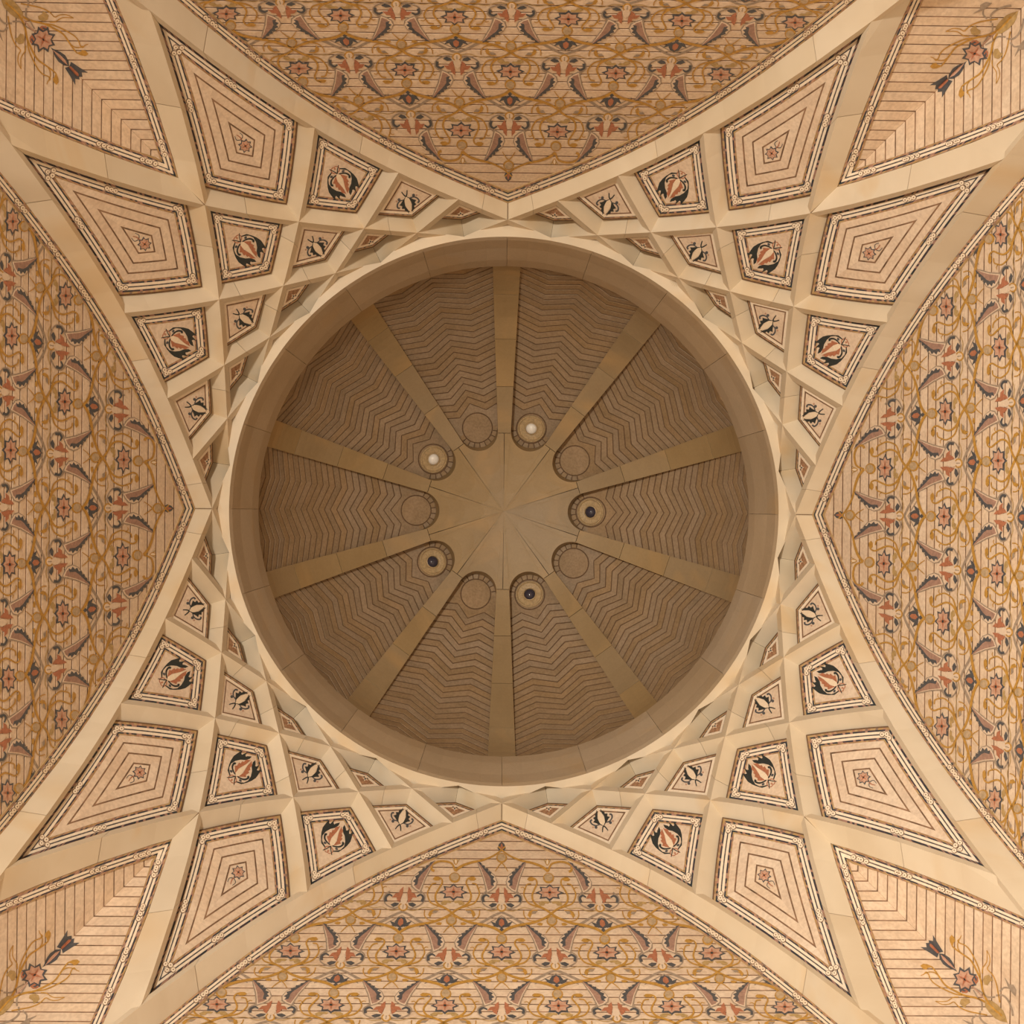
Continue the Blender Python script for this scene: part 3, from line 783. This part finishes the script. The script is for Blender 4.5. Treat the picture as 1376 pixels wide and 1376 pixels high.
                fl = [('p', mx(horn, s)[::s], 'grey', .004), ('p', mx(inn, s)[::s], 'drop', .0055), ('p', mx(body, s)[::s], 'horn', .007), ('p', mx(teeth, s)[::s], 'slate', .0085)]
                add('horn_leaf', T, fl)
                add('ribbon_stem', T, [('s', mx([(0, 26), (10, 30.5), (22, 38), (32, 44)], s), 'grey', 2.8, 3.8, .003), ('s', mx([(0, 31), (12, 38), (26, 47)], s), 'grey', 1.2, 1.2, .003),
                                       ('s', mx([(5, 23), (15, 24.5), (28, 20), (40, 21), (50, 17)], s), 'gold', 1.2, .8, .003)])
        if not row0:
            add('flower_bud', T, [('p', [(0, 33), (5, 35), (8, 40), (5, 46), (0, 48), (-5, 46), (-8, 40), (-5, 35)], 'slate', .005), ('p', [(0, 35), (3, 38), (3.5, 43), (0, 46), (-3.5, 43), (-3, 38)], 'terra', .007)] +
                [('p', mx([(6, 42), (14, 39), (10, 45), (5, 47)], s)[::s], 'slate', .006) for s in (1, -1)] + [('p', [(0, 47), (3, 50), (0, 53), (-3, 50)], 'slate', .006)])
    for v in range(1, 6):
        for i in range(-5, 6):
            u = i + (.5 if v % 2 else 0)
            if abs(u * Sx(fv(v))) < xb(fv(v)) + 60:
                star_site(u, v)
            u2 = u + .5
            if abs(u2 * Sx(fv(v))) < xb(fv(v)) + 40: half_site(u2, v)
    star_site(0, 0, True)
    T = site(0, 0)
    add('flower_bud', T, [('p', [(0, 18), (4, 21), (6, 26), (2, 30), (-2, 30), (-6, 26), (-4, 21)], 'slate', .005), ('p', [(0, 20), (2.4, 25), (0, 28), (-2.4, 25)], 'terra', .007)])
    T = site(.5, 1)
    for s in (1, -1):
        T = site(.5 * s, 1)
        add('curl_vine', T, [('s', mx([(0, -27), (5, -36), (14, -39), (24, -39), (33, -35), (33, -29), (29, -27)], s), 'ochre', 2.4, 3.4, .006)])
        add('small_lily', T, [('e', (0, -39), 2.6, 4.2, 'ochre', .004), ('e', (0, -39), 1.5, 3, 'cream', .006)] + [('s', mx([(2, -38), (5, -42), (9, -42)], q_), 'gold', 1.6, .7, .004) for q_ in (1, -1)])
    return home(r)
fw = floral_wall(); index_kids()
for k in range(4):
    c = fw if k == 0 else copy_tree(fw)
    c.name = 'wall_' + WNAME[k]
    r = math.radians(-90 * k); x, y, z = fw['_home']
    c.location = (x * math.cos(r) - y * math.sin(r), x * math.sin(r) + y * math.cos(r), z); c.rotation_euler = (0, 0, r)
    tag(c, f'leaning stone wall inlaid with ochre floral scrolls, at the {WALLS[k]} of the photo', 'wall', None, 'structure')

# ------------------------------------------------------------------ spandrel ring between rib net and dome rim
RIM_Z = .987 * Z0; RIM_R = 371.0 * RIM_Z / F; DR = .925 * A
class Plane:
    def __init__(s, a, b, c):
        s.a = Vector(a); s.n = (Vector(b) - s.a).cross(Vector(c) - s.a).normalized()
        if s.n.z > 0: s.n = -s.n
    def lift(s, x, y, o=0):
        d = Vector((x / F, y / F, 1)); t = s.a.dot(s.n) / d.dot(s.n); p = d * t + s.n * o; return tuple(p)
sp = root('spandrel_ring', (0, 0, RIM_Z + EYE)); sp0 = []
node = None
pl = MB(); out = []; inn = []
for i in range(13):
    s = TAN(-9.0) * (1 - i / 12.0)
    P = px(edge(9, -1, s)); th = math.atan2(P[0], P[1]); rho = math.hypot(*P) + 3.0 * (1 - i / 12.0)
    if i == 0: th = 0
    R_o = rho * RIM_Z / F
    out.append((R_o * math.sin(th), R_o * math.cos(th), RIM_Z)); inn.append((RIM_R * math.sin(th), RIM_R * math.cos(th), RIM_Z))
mirr = lambda L: [(-x, y, z) for x, y, z in L[:0:-1]]
out = mirr(out) + out; inn = mirr(inn) + inn; n_ = len(out); up = lambda q, h=.12: (q[0], q[1], q[2] + h)
NR = 7
for j in range(NR): pl.v += [tuple(a[c_] + (b_[c_] - a[c_]) * j / (NR - 1) for c_ in range(3)) for a, b_ in zip(inn, out)]
b1 = len(pl.v); pl.v += [up(q) for q in inn]
for i in range(n_ - 1):
    for j in range(NR - 1): pl.face([j * n_ + i, j * n_ + i + 1, (j + 1) * n_ + i + 1, (j + 1) * n_ + i], 'rib')
    pl.face([i, b1 + i, b1 + i + 1, i + 1], 'rib')
p0 = part('spandrel_plate', pl, sp)
for p in p0.data.polygons: p.use_smooth = False
pp = Plane(out[n_ // 2], inn[n_ // 2 - 2], inn[n_ // 2 + 2]); sh = MB()
for j in range(-3, 4):
    a = j * .30
    sh.stroke(pp, [(math.sin(a) * 2.5, 391.0 - math.cos(a) * 1.6), (math.sin(a) * 5, 390.5 - math.cos(a) * 5), (math.sin(a) * 9, 390 - math.cos(a) * 9)], .5, 1.3, .001, 'rib', t=.004)
s0_ = part('shell_carving', sh, p0, tuple(sp.location)); s0_.parent = p0
index_kids()
for j in range(20):
    c = p0 if j == 0 else copy_tree(p0, sp); c.rotation_euler = (0, 0, math.radians(18 * j))
tag(sp, 'ring of pale pointed spandrel stones between rib net and round dome opening', 'moulding')

# ------------------------------------------------------------------ drum
DZ = F * DR / 331.0
DRUM = [(RIM_R, RIM_Z), (RIM_R - .018, RIM_Z + .10), (RIM_R - .028, RIM_Z + .5), (DR + .01, RIM_Z + 1.0), (DR, DZ)]
dr = root('dome_drum', (0, 0, RIM_Z + EYE))
mb = MB(); na = 5; w9 = math.radians(9) - .0006
for (R_, Z_) in DRUM:
    for k in range(na): a = -w9 + 2 * w9 * k / (na - 1); mb.v.append((R_ * math.sin(a), R_ * math.cos(a), Z_))
for (R_, Z_), bk_ in zip(DRUM, (.03, .10, .28, .28, .28)):
    for k in range(na): a = -w9 + 2 * w9 * k / (na - 1); mb.v.append(((RIM_R + bk_) * math.sin(a), (RIM_R + bk_) * math.cos(a), Z_ + .03))
nd = len(DRUM)
for i in range(nd - 1):
    for k in range(na - 1):
        a = i * na + k; mb.face([a, a + 1, a + na + 1, a + na], 'shaded_drumstone')
o_ = nd * na
for i in range(nd - 1):
    for k in (0, na - 1):
        a = i * na + k; mb.face([a, a + na, o_ + a + na, o_ + a], 'shaded_drumstone')
for i in (0, nd - 1):
    for k in range(na - 1):
        a = i * na + k; mb.face([a, o_ + a, o_ + a + 1, a + 1], 'shaded_drumstone')
d0 = part('drum_stone', mb, dr); index_kids()
for j in range(20):
    c = d0 if j == 0 else copy_tree(d0, dr); c.rotation_euler = (0, 0, math.radians(18 * j + 9))
for o in list(KIDS.get(dr.name, [])): pass
tag(dr, 'plain stone drum ring under the dome, of twenty curved blocks', 'dome drum')

# ------------------------------------------------------------------ dome
DB = 3.2
def dome_prof(off=None):
    pts = []
    for i in range(0, 61):
        t = math.radians(90 - 90 * i / 60 * 1.0); R_ = DR * math.cos(t); Z_ = DZ + DB * math.sin(t)
        if off is not None:
            nr, nz = math.cos(t) / (DR), math.sin(t) / DB; l = math.hypot(nr, nz); d = off(F * R_ / Z_); R_ += nr / l * d; Z_ += nz / l * d
        pts.append((max(R_, 1e-6), Z_))
    return pts
DOME = Surf('rev', dome_prof())
REC = lambda rho: .015 + .27 * max(0, 331 - rho) / 240.0
PANEL = Surf('rev', dome_prof(REC) + [(DR + .02, DZ - .1)])
hr = lambda x: 3.825 + .045 * x
C18, S18 = math.cos(math.radians(18)), math.sin(math.radians(18))
def hw(a): return (a * S18 - 3.825 - .045 * a * C18) / (C18 + .045 * S18)
CLK = {0: 'straight down (6 o\'clock)', 36: 'down and slightly right (5 o\'clock)', 72: 'right and a little down (between 3 and 4 o\'clock)', 108: 'right and a little up (between 2 and 3 o\'clock)', 144: 'up and slightly right (1 o\'clock)', 180: 'straight up (12 o\'clock)', 216: 'up and slightly left (11 o\'clock)', 252: 'left and a little up (between 9 and 10 o\'clock)', 288: 'left and a little down (between 8 and 9 o\'clock)', 324: 'down and slightly left (7 o\'clock)'}
PCL = {18: 'lower right, between 5 and 6 o\'clock', 54: 'right, at 4 o\'clock', 90: 'right, at 3 o\'clock', 126: 'upper right, at 2 o\'clock', 162: 'upper right, between 12 and 1 o\'clock', 198: 'upper left, between 11 and 12 o\'clock', 234: 'upper left, at 10 o\'clock', 270: 'left, at 9 o\'clock', 306: 'lower left, at 8 o\'clock', 342: 'lower left, between 6 and 7 o\'clock'}
# ribs
c = DOME.lift(0, 220); dr_ = root('dome_rib', (c[0], c[1], c[2] + EYE)); cuts = [105.4, 168, 232, 292, 331.5]
for a, b_ in zip(cuts[:-1], cuts[1:]):
    q = MB(); n = 6; rows = []
    for i in range(n + 1):
        y = a + .35 + (b_ - a - .7) * i / n; h_ = hr(y); rows.append([(-h_, y), (0, y), (h_, y)])
    q.grid(DOME, rows, 0, .36, 'shaded_domestone'); part('rib_stone', q, dr_)
home(dr_)
# hub
hub = root('dome_hub', (0, 0, DZ + DB + EYE)); q = MB()
bd = []
ang = lambda x, y: (x * C18 + y * S18, -x * S18 + y * C18)     # rib frame (towards +x side) -> panel frame
rt = [ang(-.35, y) for y in (2, 40, 75, 105)]                    # along the joint of the rib on the +x side, inset
e_ = ang(-hr(105), 105)
AC, AR = 114.7, 26.7
arc = []
tang = math.asin(.99 * .0) 
for k in range(25):
    a = math.radians(75 - 150 * k / 24)
    arc.append((AR * math.sin(a), AC + .6 - (AR + 2.2) * math.cos(a)))
right = rt + [e_]
pts = right + [p for p in arc] + [(-x, y) for x, y in right[::-1]]
pts2 = [p for p in pts if math.hypot(*p) > 60]
rows = [[(p[0] * f_ , p[1] * f_) for p in pts2] for f_ in (.004, .3, .6, .85, 1.0)]
q.grid(DOME, rows, 0, .36, 'shaded_domestone'); h0 = part('hub_wedge', q, hub)
index_kids()
for j in range(10):
    c = h0 if j == 0 else copy_tree(h0, hub); c.rotation_euler = (0, 0, -math.radians(36 * j + 18))
tag(hub, 'ten-pointed star-shaped stone hub at the centre of the dome', 'dome hub')
for j in range(10):
    T_ = 36 * j; c = dr_ if j == 0 else copy_tree(dr_)
    r = math.radians(-T_); x, y, z = dr_['_home']
    c.location = (x * math.cos(r) - y * math.sin(r), x * math.sin(r) + y * math.cos(r), z); c.rotation_euler = (0, 0, r)
    tag(c, f'tapering pale dome rib pointing {CLK[T_]}', 'rib', 'ribs of the dome')
# panels
def chev(a0, b_, h_):
    u = min(abs(b_) / h_, 1.0)
    return a0 - (14.5 * u / .5 if u < .5 else 14.5 - 4.5 * (u - .5) / .5)
def dome_panel():
    S = PANEL; c = S.lift(0, 210); r = root('zigzag_panel', (c[0], c[1], c[2] + EYE))
    q = MB(); rows = []
    for i in range(71):
        a = 84 + (331.5 - 84) * i / 70; h_ = hw(a) + 3 if a > 112 else math.sqrt(max(0, (AR + 3) ** 2 - (min(AC, a) - AC) ** 2)) + .5
        row = []
        for k in range(-8, 9):
            x = h_ * k / 8; rr = math.hypot(x, a); row.append((x, a) if rr <= 331.5 else (x * 331.5 / rr, a * 331.5 / rr))
        rows.append(row)
    q.grid(S, rows, -.012, .05, 'grout'); part('backing_slab', q, r)
    A_ = [152.0]
    for i in range(25): A_.append(A_[-1] + (9.6 - 3.1 * min(i, 21) / 21))
    def line(a0):
        h_ = hw(a0 - 10) + 1.6; P = []
        for k in range(-12, 13):
            b_ = h_ * k / 12; a = chev(a0, b_, h_); P.append((b_, a))
        return P
    def clampp(p):
        rr = math.hypot(*p); return p if rr <= 331 else (p[0] * 331 / rr, p[1] * 331 / rr)
    for a, b_ in zip(A_[:-1], A_[1:]):
        P = [clampp(p) for p in line(a + .85)]; Q = [clampp(p) for p in line(b_ - .75)]
        keep = [i for i in range(25) if math.hypot(P[i][0] - Q[i][0], P[i][1] - Q[i][1]) > .25]
        if len(keep) < 2: continue
        runs = []; cur = [keep[0]]
        for i in keep[1:]:
            if i == cur[-1] + 1: cur.append(i)
            else: runs.append(cur); cur = [i]
        runs.append(cur); q = MB()
        for run in runs:
            i0, i1 = max(run[0] - 1, 0), min(run[-1] + 1, 24)
            if i1 > i0: q.grid(S, [P[i0:i1 + 1], Q[i0:i1 + 1]], 0, .03, 'shaded_domepanel')
        part('chevron_course', q, r)
    MC = 117.8; mr_ = 20.9
    # stone between medallion and the first chevron
    inn, outp = [], []
    def ok(x, y):
        return abs(x) < hw(max(y, 60)) + 1.2 and y < chev(151.35, x, hw(142) + 1.6)
    for k in range(41):
        a = math.radians(-112 + 224 * k / 40); d = (math.sin(a), math.cos(a)); t = mr_
        while ok(d[0] * t, MC + d[1] * t) and t < 60: t += .25
        inn.append((d[0] * mr_, MC + d[1] * mr_)); outp.append((d[0] * max(t, mr_ + .3), MC + d[1] * max(t, mr_ + .3)))
    q = MB(); q.grid(S, [inn, outp], 0, .03, 'shaded_domepanel'); part('spandrel_stone', q, r)
    nt_ = 9
    for k in range(nt_):
        a0 = math.radians(180 - 82 + 164 * k / nt_ + 1.6); a1 = math.radians(180 - 82 + 164 * (k + 1) / nt_ - 1.6); I_, O_ = [], []
        for j in range(4):
            a = a0 + (a1 - a0) * j / 3; d = (math.sin(a), math.cos(a)); I_.append((d[0] * mr_, MC + d[1] * mr_)); O_.append((d[0] * 26.6, MC + d[1] * 26.6))
        q = MB(); q.grid(S, [I_, O_], .004, .034, 'shaded_domepanel'); part('voussoir_tile', q, r)
    q = MB(); ci = [(19.4 * math.sin(2 * math.pi * k / 28), MC + 19.4 * math.cos(2 * math.pi * k / 28)) for k in range(29)]
    q.grid(S, [ci, [(x * .02, MC + (y - MC) * .02) for x, y in ci]], .004, .034, 'shaded_domepanel'); part('medallion', q, r)
    return home(r)
dp = dome_panel(); index_kids()
LAMPS = {18: 'lens', 90: 'lens', 306: 'lens', 162: 'frost', 234: 'frost'}
for j in range(10):
    T_ = 36 * j + 18; c = dp if j == 0 else copy_tree(dp)
    r = math.radians(-T_); x, y, z = dp['_home']
    c.location = (x * math.cos(r) - y * math.sin(r), x * math.sin(r) + y * math.cos(r), z); c.rotation_euler = (0, 0, r)
    wl = 'with a lamp' if T_ in LAMPS else 'with a plain medallion'
    tag(c, f'zigzag-jointed dome panel {wl}, {PCL[T_]}', 'dome panel', 'zigzag dome panels')
# lamps
def lamp_fixture(kind):
    P = Vector(PANEL.lift(0, 117.8, .004)); P2 = Vector(PANEL.lift(0, 117.8, 1.004)); N_ = (P2 - P).normalized()
    X_ = Vector((1, 0, 0)); Y_ = N_.cross(X_); k = P.z / F
    r = root('dome_downlight', (P.x, P.y, P.z + EYE))
    def lathe(prof, mat, n=28):
        q = MB()
        for (rr, h_) in prof:
            for i in range(n):
                a = 2 * math.pi * i / n; q.v.append(tuple(P + X_ * (rr * k * math.cos(a)) + Y_ * (rr * k * math.sin(a)) + N_ * h_))
        for a in range(len(prof) - 1):
            for i in range(n):
                i2 = (i + 1) % n; q.face([a * n + i, a * n + i2, (a + 1) * n + i2, (a + 1) * n + i], mat)
        return q
    part('flange', lathe([(18.8, 0), (18.8, .03), (18.0, .042), (17.1, .042), (16.2, .02), (15.6, .028), (11, .022), (8.6, .012), (8.0, .0)], 'brass'), r)
    part('retaining_ring', lathe([(8.8, .0), (8.8, .03), (7.8, .035), (7.3, .01)], 'brass'), r)
    prof = [(7.6 * math.cos(math.radians(t)), .004 + 7.6 * k * .8 * math.sin(math.radians(t))) for t in range(0, 91, 10)]
    o = part('diffuser' if kind == 'frost' else 'lens', lathe(prof, kind), r)
    for p in o.data.polygons: p.use_smooth = True
    return home(r)
lp = {k: lamp_fixture(k) for k in ('frost', 'lens')}; used = set(); index_kids()
for T_, kd in LAMPS.items():
    pr = lp[kd]; c = pr if kd not in used else copy_tree(pr); used.add(kd)
    r = math.radians(-T_); x, y, z = pr['_home']
    c.location = (x * math.cos(r) - y * math.sin(r), x * math.sin(r) + y * math.cos(r), z); c.rotation_euler = (0, 0, r)
    nm = 'dome lamp with bright white face' if kd == 'frost' else 'dome lamp with dark glass lens'
    tag(c, f'{nm}, {PCL[T_]}', 'lamp', 'round lamps in the dome')

# ------------------------------------------------------------------ shell above and plain room below (outside the frame)
q = MB(); S = DOME; n = 40; m_ = 16
for i in range(m_ + 1):
    rho = 4 + (331 - 4) * i / m_; R_, Z_, nr, nz = S.prof(rho); d = .5
    for k in range(n): a = 2 * math.pi * k / n; q.v.append(((R_ - nr * d) * math.sin(a), (R_ - nr * d) * math.cos(a), Z_ - nz * d))
for i in range(m_):
    for k in range(n): k2 = (k + 1) % n; q.face([i * n + k, i * n + k2, (i + 1) * n + k2, (i + 1) * n + k], 'plain')
q.face(list(range(n)), 'plain')
ce = bpy.data.objects.new('ceiling', q.mesh('ceiling', (0, 0, 0))); COL.objects.link(ce); tag(ce, 'masonry shell behind the dome stones', 'ceiling', None, 'structure')
def box(name, x0, x1, y0, y1, z0, z1, mat, **kw):
    me = bpy.data.meshes.new(name); v = [(x, y, z) for x in (x0, x1) for y in (y0, y1) for z in (z0, z1)]
    me.from_pydata(v, [], [(0, 1, 3, 2), (4, 6, 7, 5), (0, 4, 5, 1), (2, 3, 7, 6), (0, 2, 6, 4), (1, 5, 7, 3)]); me.materials.append(M[mat])
    o = bpy.data.objects.new(name, me); COL.objects.link(o); tag(o, **kw); return o
WY, WZ = WALL.prof(855)[0], WALL.prof(855)[1] + EYE
box('floor', -WY - .3, WY + .3, -WY - .3, WY + .3, -.2, 0, 'floor', kind='structure', label='pale marble floor of the domed room', cat='floor')
for k, nm in enumerate(['south', 'east', 'north', 'west']):
    a = (-WY - .3, WY + .3, WY, WY + .3)
    cc = [(a[0], a[1], a[2], a[3]), (a[2], a[3], a[0], a[1]), (a[0], a[1], -a[3], -a[2]), (-a[3], -a[2], a[0], a[1])][k]
    box(f'trim_{k + 1}', *cc, 0, WZ + .02, 'plain', kind='structure', label=f'plain lower wall under the {WALLS[k]} floral wall', cat='wall')
    sx, sy = [(1, 1), (1, -1), (-1, -1), (-1, 1)][k]
    xs_ = sorted((sx * 4.15, sx * WY)); ys_ = sorted((sy * 4.15, sy * WY))
    box(f'trim_{k + 5}', *xs_, *ys_, 0, zp(1.25) + EYE + .1, 'plain', kind='structure', label=f'plain corner pier in the {CORNERS[k]} corner carrying the ribs', cat='pier')
for o in bpy.data.objects:
    if '_home' in o: del o['_home']
